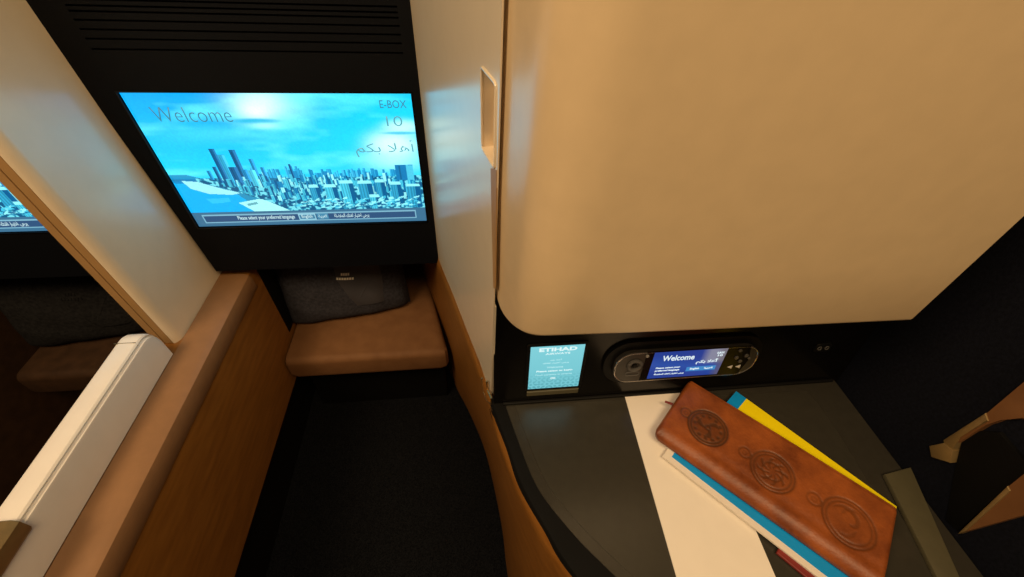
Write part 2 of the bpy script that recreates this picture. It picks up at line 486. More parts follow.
img = mix(img, L3(0, 120, 200), np.clip((vnoise(3, 10, 5) - .6) * 3, 0, 1) * .45 * (t > .3))
img = mix(img, L3(20, 205, 240), np.clip((uu - .55) * 3, 0, 1) * .45)
def blob(x, y, rx, ry, c, k=1.0, p=2.0):
    global img
    a, b = uv(x, y); d = ((uu - a) / rx) ** 2 + ((vv - b) / ry) ** 2
    img = mix(img, np.asarray(c), np.exp(-d ** (p / 2)) * k)
blob(262, 102, .11, .10, L3(225, 250, 250), .95)
blob(255, 112, .06, .06, L3(255, 255, 255), .9)
blob(300, 98, .08, .06, L3(120, 235, 245), .6)
blob(255, 122, .085, .018, L3(0, 165, 205), .95, 4)
blob(264, 127, .05, .02, L3(200, 245, 250), .8)
blob(393, 146, .10, .10, L3(232, 246, 248), .95, 3)
blob(402, 128, .07, .05, L3(215, 245, 250), .85, 3)
blob(400, 134, .07, .012, L3(0, 170, 205), .8, 4)
blob(393, 162, .12, .08, L3(200, 240, 246), .7)
blob(228, 135, .22, .06, L3(90, 215, 242), .5)
# sea, far shore, beach
def poly(pts, c, k=1.0, px=True):
    P = [uv(*p) for p in pts] if px else pts
    xs = [p[0] for p in P]; ys = [p[1] for p in P]
    i0, i1 = max(0, int(min(xs) * W_) - 1), min(W_, int(max(xs) * W_) + 2)
    j0, j1 = max(0, int(min(ys) * H_) - 1), min(H_, int(max(ys) * H_) + 2)
    if i1 <= i0 or j1 <= j0: return
    x = uu[j0:j1, i0:i1]; y = vv[j0:j1, i0:i1]; ins = np.zeros(x.shape, bool)
    for a in range(len(P)):
        (x0, y0), (x1, y1) = P[a], P[a - 1]
        if y0 == y1: continue
        ins ^= ((y0 > y) != (y1 > y)) & (x < (x1 - x0) * (y - y0) / (y1 - y0) + x0)
    img[j0:j1, i0:i1][ins] = img[j0:j1, i0:i1][ins] * (1 - k) + np.asarray(c) * k
poly([(150, 181), (440, 176), (440, 230), (180, 230)], L3(40, 130, 170))
poly([(120, 181), (190, 183), (236, 195), (262, 212), (262, 230), (120, 230)], L3(10, 160, 225))
poly([(150, 177), (185, 176), (215, 183), (205, 186), (160, 184)], L3(15, 110, 165), .8)
poly([(180, 182), (196, 183), (222, 190), (240, 194), (232, 196), (208, 195), (190, 190)], L3(165, 215, 225))
poly([(238, 204), (258, 200), (280, 203), (300, 212), (255, 213)], L3(175, 225, 230))
poly([(205, 200), (228, 199), (230, 203), (212, 205)], L3(60, 185, 230), .6)
poly([(246, 205), (256, 203), (258, 205), (248, 207)], L3(70, 130, 150), .8)
# ground clutter of the city
gr = vnoise(120, 70, 8) * .5 + vnoise(60, 40, 9) * .5
bx, by = uv(196, 183); ex, ey = uv(300, 213)
shore = np.interp(uu, [bx, uv(222, 190)[0], uv(240, 195)[0], uv(268, 205)[0], ex, 1.0], [by, uv(222, 189)[1], uv(240, 194)[1], uv(268, 202)[1], ey - .03, ey - .08])
land = (vv > shore) & (vv < uv(300, 178)[1]) & (uu > bx)
c = np.where(gr[..., None] > .56, L3(120, 200, 215), np.where(gr[..., None] > .44, L3(45, 130, 165), L3(15, 80, 120)))
img[land] = c[land]
# buildings, back rows first
def tower(u, v0, w, h, front, side, stripes=0, k=1.0):
    poly([(u, v0), (u + w, v0), (u + w, v0 + h), (u, v0 + h)], front, k, False)
    poly([(u + w * .62, v0), (u + w, v0), (u + w, v0 + h * .985), (u + w * .62, v0 + h)], side, k, False)
    for s in range(stripes):
        a = u + w * .62 * (s + .35) / max(1, stripes)
        poly([(a, v0), (a + w * .07 + .0012, v0), (a + w * .07 + .0012, v0 + h * .95), (a, v0 + h * .95)], np.asarray(front) * .5, .7, False)
dk, md, lt, pl = L3(6, 84, 132), L3(18, 120, 172), L3(75, 185, 215), L3(160, 228, 236)
hz_v = uv(320, 176)[1]
R = random.Random(5)
for k in range(90):                                   # hazy skyline
    u = R.uniform(.24, .97); h = R.uniform(.01, .05) * (1.5 if .3 < u < .5 else 1)
    tower(u, hz_v - .02, R.uniform(.006, .016), h + .02, R.choice((L3(40, 150, 200), L3(20, 120, 175), L3(70, 175, 215))), md, 0, .85)
for k in range(70):
    u = R.uniform(.17, .97); tower(u, hz_v - R.uniform(.05, .09), R.uniform(.007, .018), R.uniform(.04, .08), R.choice((lt, pl, md)), R.choice((dk, md)), R.choice((0, 1, 2)))
for x0, y0, x1, y1, w, cc in ((208, 150, 227, 184, .022, dk), (216, 156, 233, 184, .026, L3(45, 150, 190)), (230, 151, 243, 178, .022, dk), (249, 160, 257, 177, .017, md),
                              (213, 168, 221, 184, .016, dk), (206, 172, 212, 181, .016, md), (230, 168, 240, 186, .032, dk), (243, 171, 250, 186, .022, md), (250, 171, 257, 187, .03, L3(70, 170, 200)), (290, 165, 294, 180, .010, dk), (262, 168, 266, 180, .014, md)):
    a, b = uv(x1, y1); c0, d0 = uv(x0, y0)
    tower(a - w / 2, b, w, d0 - b, cc, np.asarray(cc) * 1.7 + .02, 1)
for k in range(120):                                  # mid rows
    u = R.uniform(.2, .96); row = R.uniform(0, 1)
    v0 = hz_v - .08 - row * .14
    if v0 < np.interp(u, [.2, .35, .5, 1], [.30, .2, .12, .08]): continue
    tower(u, v0, R.uniform(.010, .024), R.uniform(.04, .085), R.choice((lt, pl, md, lt)), R.choice((dk, md, dk)), R.choice((1, 2, 3)))
for x0, y0, x1, y1, w in ((345, 183, 352, 207, .055), (327, 187, 335, 205, .05), (365, 183, 368, 200, .06), (380, 182, 383, 201, .04), (395, 184, 399, 206, .045), (412, 186, 416, 208, .06), (375, 197, 378, 214, .045), (336, 205, 340, 214, .03), (312, 187, 318, 203, .04)):
    a, b = uv(x1, y1); c0, d0 = uv(x0, y0)
    tower(a - w / 2, b, w, d0 - b, R.choice((lt, L3(50, 150, 190))), dk, 3)
    poly([(a - w / 2, d0 - .012), (a + w / 2, d0 - .012), (a + w / 2 - .004, d0 + .012), (a - w / 2 + .002, d0 + .012)], pl, .9, False)
a, b = uv(405, 181); tower(a - .035, b, .075, uv(402, 166)[1] - b, L3(20, 110, 165), L3(80, 180, 210), 1)
for k in range(130):
    u = R.uniform(.42, .97); v0 = R.uniform(.135, .22)
    poly([(u, v0), (u + R.uniform(.01, .03), v0 + .004), (u + R.uniform(.008, .03), v0 + R.uniform(.012, .026)), (u + .002, v0 + .01)], R.choice((pl, lt, dk, pl)), .85, False)
img = img * np.array([.72, 1.0, .98])
img = img * (1 + .10 * (vnoise(200, 110, 21)[..., None] - .5))
# language bar
barv = uv(300, 211.5)[1]
bar = vv < barv
img[bar] = L3(52, 98, 128)
fu0, fv0 = .035, .030; fu1, fv1 = .955, barv - .022
for (a, b_, c_, d_) in ((fu0, fv0, fu1, fv0 + .010), (fu0, fv1 - .010, fu1, fv1), (fu0, fv0, fu0 + .005, fv1), (fu1 - .005, fv0, fu1, fv1)):
    img[(uu > a) & (uu < c_) & (vv > b_) & (vv < d_)] = L3(110, 160, 180)
ins = (uu > fu0 + .005) & (uu < fu1 - .005) & (vv > fv0 + .010) & (vv < fv1 - .010)
img[ins] = L3(40, 72, 108)
def bbx(x0, y0, x1, y1):
    a, b = uv(x0, y1); c, d = uv(x1, y0); return a, b, c, d
vc0, vc1 = fv0 + .018, fv1 - .018
e0, e1 = uv(298, 217)[0], uv(315, 217)[0]; g0, g1 = uv(316.5, 217)[0], uv(328, 217)[0]
img[(uu > e0) & (uu < e1) & (vv > vc0 - .01) & (vv < vc1 + .01)] = L3(130, 180, 195)
img[(uu > e0 + .004) & (uu < e1 - .004) & (vv > vc0) & (vv < vc1)] = L3(55, 110, 140)
img[(uu > g0) & (uu < g1) & (vv > vc0 - .006) & (vv < vc1 + .006)] = L3(60, 120, 150)

def picture_mesh(name, fr, u0, v0, u1, v1, n, img, m, parent):
    h, w = img.shape[:2]
    gx = np.linspace(u0, u1, w + 1); gy = np.linspace(v0, v1, h + 1)
    X, Yv = np.meshgrid(gx, gy)
    off = Vector((0, 0, H)) - parent.location
    base = np.array(fr.o + fr.n * n + off)
    co = base + X[..., None] * np.array(fr.u) + Yv[..., None] * np.array(fr.v)
    idx = np.arange((w + 1) * (h + 1)).reshape(h + 1, w + 1)
    f = np.stack([idx[:-1, :-1], idx[:-1, 1:], idx[1:, 1:], idx[1:, :-1]], -1).reshape(-1, 4)
    me = bpy.data.meshes.new(name)
    me.from_pydata(co.reshape(-1, 3).tolist(), [], f.tolist())
    at = me.attributes.new('picture', 'FLOAT_COLOR', 'FACE')
    col = np.ones((h * w, 4)); col[:, :3] = img.reshape(-1, 3)
    at.data.foreach_set('color', col.ravel().astype(np.float32))
    me.materials.append(m)
    o = bpy.data.objects.new(name, me); COL.objects.link(o); o.parent = parent
    return o
TVG = 1.45
M['tvpic'] = glow_attr('lit_screen', TVG)
scr = picture_mesh('screen', TF, sl, sb, sr, st, -.0035, np.clip(img, 0, 1), M['tvpic'], tv)
scr['label'] = 'lit screen with a teal city skyline'
M['ink_dk'] = glow('screen_ink_teal', s2l(62, 140, 165))
M['ink_mid'] = glow('screen_ink_pale_teal', s2l(95, 175, 185))
M['ink_wh'] = glow('screen_ink_white', s2l(200, 235, 240))
def tvt(body, x0, y0, x1, y1, m, bold=0.0, dy=0):
    a = TF.px(x0, y0); b = TF.px(x1, y1)
    return text('lettering', body, TF, a[0], min(a[1], b[1]), b[0], max(a[1], b[1]), -.0032, m, scr, bold)
def tvt_uv(body, u0, v0, u1, v1, m, bold=0.0):
    W, Hh = sr - sl, st - sb
    return text('lettering', body, TF, sl + u0 * W, sb + v0 * Hh, sl + u1 * W, sb + v1 * Hh, -.0032, m, scr, bold)
wa, wb = uv(148, 110)[0], uv(232, 120)[0]
tvt_uv('Welcome', wa, uv(190, 123)[1], wb, uv(190, 108)[1], M['ink_dk'], -.012)
tvt_uv('E-BOX', uv(379, 104)[0], uv(392, 109)[1], uv(406, 104)[0], uv(392, 101)[1], M['ink_dk'])
tvt_uv('10', uv(386, 121)[0], uv(392, 127)[1], uv(402, 121)[0], uv(392, 117)[1], M['ink_mid'], -.01)
tvt_uv(arabic('أهلا بكم'), uv(355, 150)[0], uv(365, 158)[1], uv(414, 150)[0], uv(380, 141)[1], M['ink_mid'], -.005)
tc = (vc0 + vc1) / 2
tvt_uv('Please select your preferred language', uv(236, 217)[0], tc - .022, uv(294, 217)[0], tc + .022, M['ink_wh'], .01)
tvt_uv('English', uv(301, 217)[0], tc - .018, uv(312, 217)[0], tc + .018, M['ink_wh'], .01)
tvt_uv(arabic('العربية'), uv(318, 217)[0], tc - .018, uv(326.5, 217)[0], tc + .018, M['ink_wh'], .01)
tvt_uv(arabic('يرجى اختيار لغتك المفضلة'), uv(334, 217)[0], tc - .022, uv(369, 217)[0], tc + .022, M['ink_wh'], .01)
NB = (-.56, 0, 0)
dup(tv, NB, 'part of the neighbouring television seen past the white partition edge, at far left')

# ================================================================== FOOTREST AND CUSHION
FY, FZ = .606, -.808
fr_ = thing('footrest', 'tan upholstered footrest under the large television, charcoal bag on it', 'footrest', (-.25, .83, -H), 'footrests')
def soft_profile(y0, y1, z0, z1, r):
    pts = []
    for (cy, cz, a0) in ((y0 + r, z0 + r, 180), (y1 - r, z0 + r, 270), (y1 - r, z1 - r, 0), (y0 + r, z1 - r, 90)):
        for k in range(6):
            a = math.radians(a0 + 90 * k / 5); pts.append((cy + r * math.cos(a), cz + r * math.sin(a)))
    return pts
bm = bmesh.new()
zb_ = -.880
P = soft_profile(FY, 1.04, zb_, FZ, .016)
xa = XC + .002
def right_x(y): return -.060 - (y - FY) * .222
rows = []
for t_, ins_ in ((0, .010), (.015, .003), (.05, 0), (.3, 0), (.6, 0), (.95, 0), (.985, .003), (1, .010)):
    row = []
    for (y, z) in P:
        x = xa + (right_x(y) - xa) * t_
        cy, cz = .83, (FZ + zb_) / 2
        fy = y + (ins_ if y < .7 else -ins_ * .3); fz = z + (ins_ if z < cz else -ins_)
        if t_ < .04 and y < .7: fy += .0 if z > cz else 0
        row.append(V3(x, fy, fz))
    rows.append(row + row[:1])
loft(bm, rows)
bmesh.ops.remove_doubles(bm, verts=bm.verts[:], dist=1e-5); bmesh.ops.holes_fill(bm, edges=[e for e in bm.edges if e.is_boundary], sides=0)
finish('seat_pad', bm, M['rest'], fr_, smooth=True)
bm = bmesh.new(); box(bm, (-.425, .655, -H), (-.078, 1.03, zb_ + .002), .003); finish('base', bm, M['black'], fr_)
def recolour(o, m):
    for c in o.children:
        c.data = c.data.copy(); c.data.materials[0] = m
        recolour(c, m)
recolour(dup(fr_, NB, "footrest in the neighbouring footwell, darkened in colour as if dimly lit, seen beyond the low ivory divider"), M['dim'])

cu = thing('travel_bag', 'charcoal cloth bag with a printed band leaning on the tan footrest below the large television', 'bag', (-.29, .80, FZ + .004), 'charcoal bags on the footrests')
BLc = V3(-.437, .686, FZ + .003); BRc = V3(-.148, .738, FZ + .003)
ux = (BRc - BLc).normalized(); lean = math.radians(14)
back = Vector((-ux.y, ux.x, 0)); vup = (Vector((0, 0, 1)) * math.cos(lean) + back * math.sin(lean)).normalized()
CF = Fr(BLc, ux, vup); CW = (BRc - BLc).length; CH = .222
def cushion_pt(a, b, side):
    """a,b in -1..1 across the face, side +1 front / -1 back"""
    sx = math.copysign(abs(a) ** 1.0, a); e = max(0.0, 1 - abs(a) ** 6) * max(0.0, 1 - abs(b) ** 6)
    puff = .034 * (e ** .45) + .010 * max(0, 1 - a * a) * max(0, 1 - b * b)
    pin = 1 - .02 * (abs(a) ** 3) * (1 - abs(b)) ; pin2 = 1 - .03 * abs(a) ** 2
    wr = .0022 * math.sin(9 * a + 5 * b) * math.sin(7 * b - 4 * a) if side > 0 else 0
    return CF.p(CW / 2 * (1 + a * pin * .985), .001 + CH / 2 * (1 + b * pin2)) - back * (-.036 + side * puff + wr)
bm = bmesh.new(); N = 26
gr_ = [-1 + 2 * k / N for k in range(N + 1)]; gr_ = [math.copysign(abs(g) ** .75, g) for g in gr_]
for s_ in (1, -1): loft(bm, [[cushion_pt(a, b, s_) for a in gr_] for b in gr_])
bmesh.ops.remove_doubles(bm, verts=bm.verts[:], dist=1e-4)
finish('body', bm, M['cushion'], cu, smooth=True)
bm = bmesh.new()
fa = lambda x, y: (2 * CF.px(x, y)[0] / CW - 1, 2 * CF.px(x, y)[1] / CH - 1)
a0 = fa(332, 270)[0]; a1 = fa(383, 268)[0]
rows = []
for k in range(18):
    b = -.55 + 1.5 * k / 17
    wv = 1 if b > .1 else max(.35, 1 - (.1 - b) * .55)
    mid = (a0 + a1) / 2 + (0.1 * max(0, .2 - b))
    row = []
    for j in range(9):
        a = mid + (a1 - a0) / 2 * wv * (-1 + 2 * j / 8); row.append(cushion_pt(a, b, 1) + CF.n * .0025)
    rows.append([r - CF.n * .004 if i in (0, 8) else r for i, r in enumerate(row)])
loft(bm, rows); finish('band', bm, M['band'], cu, smooth=True)
bm = bmesh.new()
def pxc(x, y):
    a, b = fa(x, y); p = cushion_pt(a, b, 1) + CF.n * .0034
    return p
for (y, x0, x1, n) in ((271.5, 341, 350, 4), (275.8, 336.5, 354.5, 7)):
    for k in range(n):
        w = (x1 - x0) / n
        A, B = pxc(x0 + w * k, y - 1.1), pxc(x0 + w * (k + .78), y + 1.1)
        C_, D_ = pxc(x0 + w * (k + .78), y - 1.1), pxc(x0 + w * k, y + 1.1)
        prism(bm, [A, C_, B, D_], CF.n * .0006)
finish('print', bm, M['label'], cu)
# V fold lines
bm = bmesh.new()
tube(bm, [cushion_pt(*fa(x, y), 1) + CF.n * .001 for x, y in ((377, 268), (371, 277), (366, 286), (360, 296))], .0022, 8)
finish('seam', bm, M['band'], cu, smooth=True)
recolour(dup(cu, (-.56, -.03, 0), 'charcoal bag in the neighbouring footwell, its colour darkened as if dimly lit, beyond the low ivory divider'), M['shaded_bag'])

# ================================================================== LOW DIVIDER
ZD = -.513
dv = thing('privacy_divider', 'low ivory divider along the wood ledge with a grooved rounded top rail', 'divider', (-.51, .1, ZL))
ye = .466
def rail_prof():
    p = []
    w0, w1 = -.5275, XL + .0005
    for (cx, cz, a0, r) in ((w1 - .003, ZD - .003, 0, .003), (w0 + .006, ZD - .006 + .0, 90, .006)):
        for k in range(5):
            a = math.radians(a0 + 90 * k / 4); p.append((cx + r * math.cos(a), cz + r * math.sin(a)))
    return p
bm = bmesh.new()
# body: slab with a rounded far top corner, groove cut near the top
def div_rows(y):
    # profile from outer bottom, over the top, down the inner face with a groove
    drop = 0.0
    d = y - (ye - .022)
    if d > 0: drop = .022 - math.sqrt(max(0, .022 ** 2 - d * d))
    z = ZD - drop
    return [V3(-.5275, y, ZL), V3(-.5275, y, z - .007), V3(-.5255, y, z - .002), V3(-.5215, y, z), V3(-.505, y, z), V3(-.4985, y, z - .0008), V3(-.4965, y, z - .003), V3(-.4995, y, z - .0048), V3(-.4985, y, z - .0068), V3(XL + .001, y, z - .008), V3(XL + .002, y, z - .011), V3(XL + .002, y, ZL + .004)]
ys = [-.6, -.3, 0, .2, .38, ye - .022, ye - .016, ye - .010, ye - .005, ye - .0015, ye]
vs_ = loft(bm, [div_rows(y) for y in ys])
bm.faces.new([v for v in vs_[-1]]); bm.faces.new(list(reversed(vs_[0])))
finish('body', bm, M['divider'], dv, smooth=True)
bm = bmesh.new(); box(bm, (-.5278, ye - .0295, ZD - .010), (-.4985, ye - .0288, ZD + .0004)); finish('seam', bm, M['olive'], dv)
# gold catch
bm = bmesh.new()
cz = -.497
yA = .192; yB = .02
pr = [(-.535, ZD - .001), (-.535, ZD + .012), (-.492, ZD + .012), (-.4865, ZD + .007), (-.4865, ZD - .010), (-.490, ZD - .016), (-.4935, ZD - .016), (-.4935, ZD - .001)]
prism(bm, [V3(x, yB, z) for x, z in pr], (0, yA - yB, 0), .0018)
lt_ = finish('catch', bm, M['gold'], dv, smooth=True); lt_['label'] = 'brushed gold catch on the rail'
bm = bmesh.new(); box(bm, (-.520, .12, ZD + .0118), (-.500, .168, ZD + .0124)); finish('slot', bm, M['olive'], lt_)

# ================================================================== CREAM CABINET
Yp = .198; x0c, x1c = .0243, 1.9 * Yp
A_ = V3(x0c, .287, 0); Bc = A_ + Vector((.216, -.976, 0)) * .058
prof = [(A_.x, A_.y)] + [(A_.lerp(Bc, k / 6).x, A_.lerp(Bc, k / 6).y) for k in range(1, 7)]
Ec = V3(.083, Yp, 0); Kc = V3(Bc.x + .0075, Yp + .0, 0)             # rounded corner between the turned side and the front
for k in range(1, 15):
    t_ = k / 14; q_ = Bc * (1 - t_) ** 2 + Kc * 2 * t_ * (1 - t_) + Ec * t_ ** 2; prof.append((q_.x, q_.y))
for k in range(1, 25): prof.append((Ec.x + (x1c - Ec.x) * k / 24, Yp))
cont = []
for p_ in resample([V3(495.3, 288, 0), V3(497.5, 301, 0), V3(502, 313, 0), V3(510, 324, 0), V3(521, 332.5, 0), V3(534, 337, 0), V3(560, 337.6, 0), V3(700, 332, 0), V3(910, 322, 0)], 60):
    r_ = ray(p_.x, p_.y); cont.append((r_[0] / r_[1], r_[2] / r_[1]))
cont.sort()
def zmin(x, y): return y * float(np.interp(x / y, [c[0] for c in cont], [c[1] for c in cont]))
tops = .25
bm = bmesh.new()
lv = [0, .0006, .002, .004]
cols = []
for (x, y) in prof:
    z0 = zmin(x, y); c_ = []
    nx, ny = (0, 1)
    for i, d_ in enumerate((0.0, .0009, .0024, .0045)):
        yy = y + (.0045 - math.sqrt(max(0, .0045 ** 2 - (.0045 - d_) ** 2)))
        c_.append(V3(x, yy, z0 + d_))
    for k in range(1, 9): c_.append(V3(x, y, z0 + .0045 + (tops - z0 - .0045) * k / 8))
    cols.append([V3(x, .36, z0)] + c_)
cols.insert(0, [V3(x0c, .36, p.z) for p in cols[0]])
cols.append([V3(x1c, .36, p.z) for p in cols[-1]])
loft(bm, cols)
bmesh.ops.remove_doubles(bm, verts=bm.verts[:], dist=1e-5)
tag(finish('cabinet', bm, M['cream'], smooth=True), 'big cream rounded cabinet above the black console and its screens', 'cabinet')

# ================================================================== CONSOLE
ZT = -.47
cs = thing('side_console', 'curved side console with black table top and wood flank', 'console', (.25, .1, -H))
def zs(pts, z): return [atZ(x, y, z) for x, y in pts]
sk = [V3(-.20, 1.04, -H), V3(-.10, .80, -H)] + zs([(450, 372), (457.6, 390), (470, 414), (486, 454), (501, 522), (508, 577)], -H)
sk += [V3(.075, .05, -H), V3(.12, -.1, -H), V3(.22, -.3, -H)]
cr0 = wf.px(438, 258)
hlz = -.487
ck = [V3(-.155, 1.04, -.57), V3(-.105, .82, -.565)] + [wf.p(b0[0], b0[1], .002), wf.p((b0[0] + b1[0]) / 2, (b0[1] + b1[1]) / 2, .002)] + zs([(482, 371), (497, 423), (512, 475), (530, 524)], hlz) + [atZ(556, 577, hlz), V3(.15, -.06, hlz), V3(.25, -.25, hlz)]
tk = [V3(-.153, 1.04, -.565), V3(-.103, .82, -.56)] + [wf.p(b0[0], b0[1] + .006, -.001), wf.p((b0[0] + b1[0]) / 2, (b0[1] + b1[1]) / 2 + .006, -.001)] + zs([(487, 380), (502, 431), (518, 475), (539, 518)], ZT - .002) + [atZ(576, 577, ZT - .002), V3(.17, -.05, ZT - .002), V3(.27, -.25, ZT - .002)]
n_ = 60
B_, T_ = resample(sk, n_), resample(tk, n_)
C_ = []
for k in range(n_):
    tg = T_[min(n_ - 1, k + 1)] - T_[max(0, k - 1)]
    ow = Vector((tg.y, -tg.x, 0)).normalized()
    if ow.x > 0: ow = -ow
    C_.append(T_[k] + ow * .0052 + Vector((0, 0, -.013)))
rows = []
for k in range(n_):
    b_, c_, t_ = B_[k], C_[k], T_[k]
    row = [b_]
    for q_ in (.25, .5, .75, .9, .96): row.append(b_.lerp(c_, q_))
    row += [c_ - Vector((0, 0, .003)), c_.lerp(t_, .25) + Vector((0, 0, .0008)), t_]
    rows.append(row)
bm = bmesh.new(); loft(bm, rows); finish('wood_flank', bm, M['wood'], cs, smooth=True)
# black edge band and top
wd = zs([(493, 406), (507, 445), (521, 484), (545, 528), (576, 577)], ZT) + [V3(.16, -.02, ZT), V3(.27, -.25, ZT)]
su = zs([(504.6, 404), (519, 445), (533, 480), (548, 504), (578, 540), (615, 577)], ZT) + [V3(.19, .0, ZT), V3(.30, -.25, ZT)]
wd = [V3(.022, .283, ZT)] + wd; 
WD_, SU_ = resample(wd, 50), resample([V3(.036, .283, ZT)] + su, 50)
bm = bmesh.new()
loft(bm, [[a + Vector((-.003, 0, -.02)), a + Vector((-.001, 0, -.001)), a + Vector((.001, 0, .0012)), a.lerp(b, .5) + Vector((0, 0, .0016)), b + Vector((0, 0, .0014)), b + Vector((.001, 0, -.003))] for a, b in zip(WD_, SU_)])
finish('edge_band', bm, M['matte'], cs, smooth=True)
bm = bmesh.new()
right = [V3(.49, -.25, ZT), V3(.49, .283, ZT)]
prism(bm, [p for p in SU_] + right, (0, 0, -.03)); finish('table_top', bm, M['top'], cs)
# inset mat
bm = bmesh.new()
ms = []
for k, p in enumerate(SU_):
    if p.y > .262: continue
    a = SU_[max(0, k - 1)]; b = SU_[min(len(SU_) - 1, k + 1)]; t_ = (b - a).normalized(); nn = Vector((-t_.y, t_.x, 0)); 
    if nn.x < 0: nn = -nn
    ms.append(p + nn * .012)
cR = [atZ(x, y, ZT) for x, y in ((866, 480), (840, 436), (818, 404), (806, 391))]
mr = [V3(.455, -.25, ZT), V3(.455, .07, ZT)] + cR
prism(bm, ms + mr, (0, 0, .0007), .0003, 1); finish('table_mat', bm, M['mat_'], cs)
# body under the top
bm = bmesh.new(); prism(bm, [p + Vector((.03, 0, 0)) for p in SU_[4:]] + [V3(.48, -.25, ZT), V3(.48, .25, ZT)], (0, 0, -(H + ZT))); 
for v in bm.verts: v.co.z = min(v.co.z, ZT - .031)
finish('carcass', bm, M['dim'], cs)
# black upstand holding the display and the handset
BF = Fr((0, .268, ZT), (1, 0, 0), (0, .14, .99))
bm = bmesh.new()
hsC = BF.px(687, 364); 
rows = []
upv = .17
pts = []
for k in range(9):
    a = math.radians(90 * k / 8); pts.append((.024 + .02 * (1 - math.sin(a)) , -.02 * (1 - math.cos(a))))
plate(bm, BF, [(.0235, -.004), (.495, -.004), (.495, upv), (.0235, upv)], -.03, 0)
finish('upstand', bm, M['blackgloss'], cs)
bm = bmesh.new()
a, b = BF.px(560, 396), BF.px(810, 388)
plate(bm, BF, [(.035, .0005), (.485, .0005), (.485, .004), (.035, .004)], 0, .004, .001); finish('fillet', bm, M['black'], cs)

# ================================================================== SMALL DISPLAY
d0 = BF.px(532.5, 345); d1 = BF.px(586, 344); d2 = BF.px(576.5, 386); d3 = BF.px(526, 387)
dl, dr_, dt, db = (d0[0] + d3[0]) / 2, (d1[0] + d2[0]) / 2, (d0[1] + d1[1]) / 2, (d2[1] + d3[1]) / 2
sd = thing('touch_display', 'small portrait screen glowing turquoise in the black console upstand, left of the handset', 'display', tuple(BF.p((dl + dr_) / 2, db, 0)))
bm = bmesh.new(); plate(bm, BF, rrect(dr_ - dl + .008, dt - db + .008, .003, 4, (dl + dr_) / 2, (dt + db) / 2), .0002, .0016, .0005); finish('bezel', bm, M['black'], sd)
w2, h2 = 90, 120
uu2, vv2 = np.meshgrid((np.arange(w2) + .5) / w2, (np.arange(h2) + .5) / h2)
im2 = np.zeros((h2, w2, 3)); im2[:] = L3(128, 208, 218)
im2 = im2 * (1 - (.28 * (1 - vv2) * (uu2 < 2))[..., None]) + L3(60, 160, 175) * (.28 * (1 - vv2))[..., None]
orn = (np.abs(np.sin(uu2 * 38) * np.sin(vv2 * 44)) + np.abs(np.sin((uu2 + vv2) * 30) * np.sin((uu2 - vv2) * 30))) * .5
k_ = np.clip(1 - vv2 / .42, 0, 1) * (orn > .42) * .5
im2 = im2 * (1 - k_[..., None]) + L3(40, 130, 140) * k_[..., None]
M['smallpic'] = glow_attr('lit_small_screen', 1.0)
s2 = picture_mesh('screen', BF, dl, db, dr_, dt, .0018, im2, M['smallpic'], sd)
dw, dh = dr_ - dl, dt - db
M['ink2'] = glow('screen_ink_ice', s2l(225, 250, 250)); M['ink3'] = glow('screen_ink_faint', s2l(185, 235, 238))
for body, u0, u1, v0, v1, m_, bd in (('ETIHAD', .16, .86, .885, .965, 'ink2', .035), ('AIRWAYS', .28, .74, .81, .85, 'ink2', .01), (arabic('أهلا بك'), .38, .60, .665, .705, 'ink3', .01), (arabic('يرجى اختيار لغتك'), .25, .74, .595, .635, 'ink3', .01),
                               ('Welcome', .33, .64, .495, .535, 'ink3', .01), ('Please select to begin', .14, .83, .40, .45, 'ink2', .02), ('Touch anywhere to continue', .12, .83, .315, .355, 'ink3', .0), ('OK', .42, .53, .225, .27, 'ink2', .03)):
    text('lettering', body, BF, dl + u0 * dw, db + v0 * dh, dl + u1 * dw, db + v1 * dh, .0019, M[m_], s2, bd)
bm = bmesh.new(); plate(bm, BF, [(dl - .001, db - .0115), (dr_ + .001, db - .0115), (dr_ + .001, db - .004), (dl - .001, db - .004)], .0002, .0035, .0008); finish('lip', bm, M['gold'] if False else M['olive'], sd)

# ================================================================== HANDSET
HN = .010
HF = Fr(BF.p(0, 0, HN), (1, 0, 0), BF.v)
e = [HF.px(x, y) for x, y in ((614, 372), (660, 352), (760, 346), (737, 374), (640, 381))]
hL = e[0][0]; hT = (e[1][1] + e[2][1]) / 2; hB = (e[3][1] + e[4][1]) / 2; hR = HF.px(757, 358)[0]
hc = ((hL + hR) / 2, (hT + hB) / 2); hw, hh = hR - hL, hT - hB
hs = thing('handset', 'black game-style handset lit blue, docked in the black console upstand', 'handset', tuple(BF.p(hc[0], hB, 0)))
bm = bmesh.new(); plate(bm, BF, rrect(hw + .020, hh + .020, (hh + .02) / 2 * .92, 12, hc[0] - .002, hc[1] + .002), .0002, .004, .0015, 3)
finish('dock', bm, M['black'], hs, smooth=True)
bm = bmesh.new(); plate(bm, HF, rrect(hw, hh, hh / 2 * .86, 14, *hc), -.009, .0, .0025, 3)
finish('body', bm, mat('handset_shell', (.045, .041, .036), .38, var=.1), hs, smooth=True)
bm = bmesh.new(); tube(bm, [HF.p(u, v, -.0004) for u, v in rrect(hw - .0006, hh - .0006, hh / 2 * .86, 14, *hc)], .0010, 8, True)
finish('rim', bm, M['silver'], hs, smooth=True)
q = [HF.px(x, y) for x, y in ((657, 351), (727, 349), (717, 374), (645, 378))]
l0, l1 = (q[0][0] + q[3][0]) / 2, (q[1][0] + q[2][0]) / 2; lt0, lb0 = (q[0][1] + q[1][1]) / 2, (q[2][1] + q[3][1]) / 2
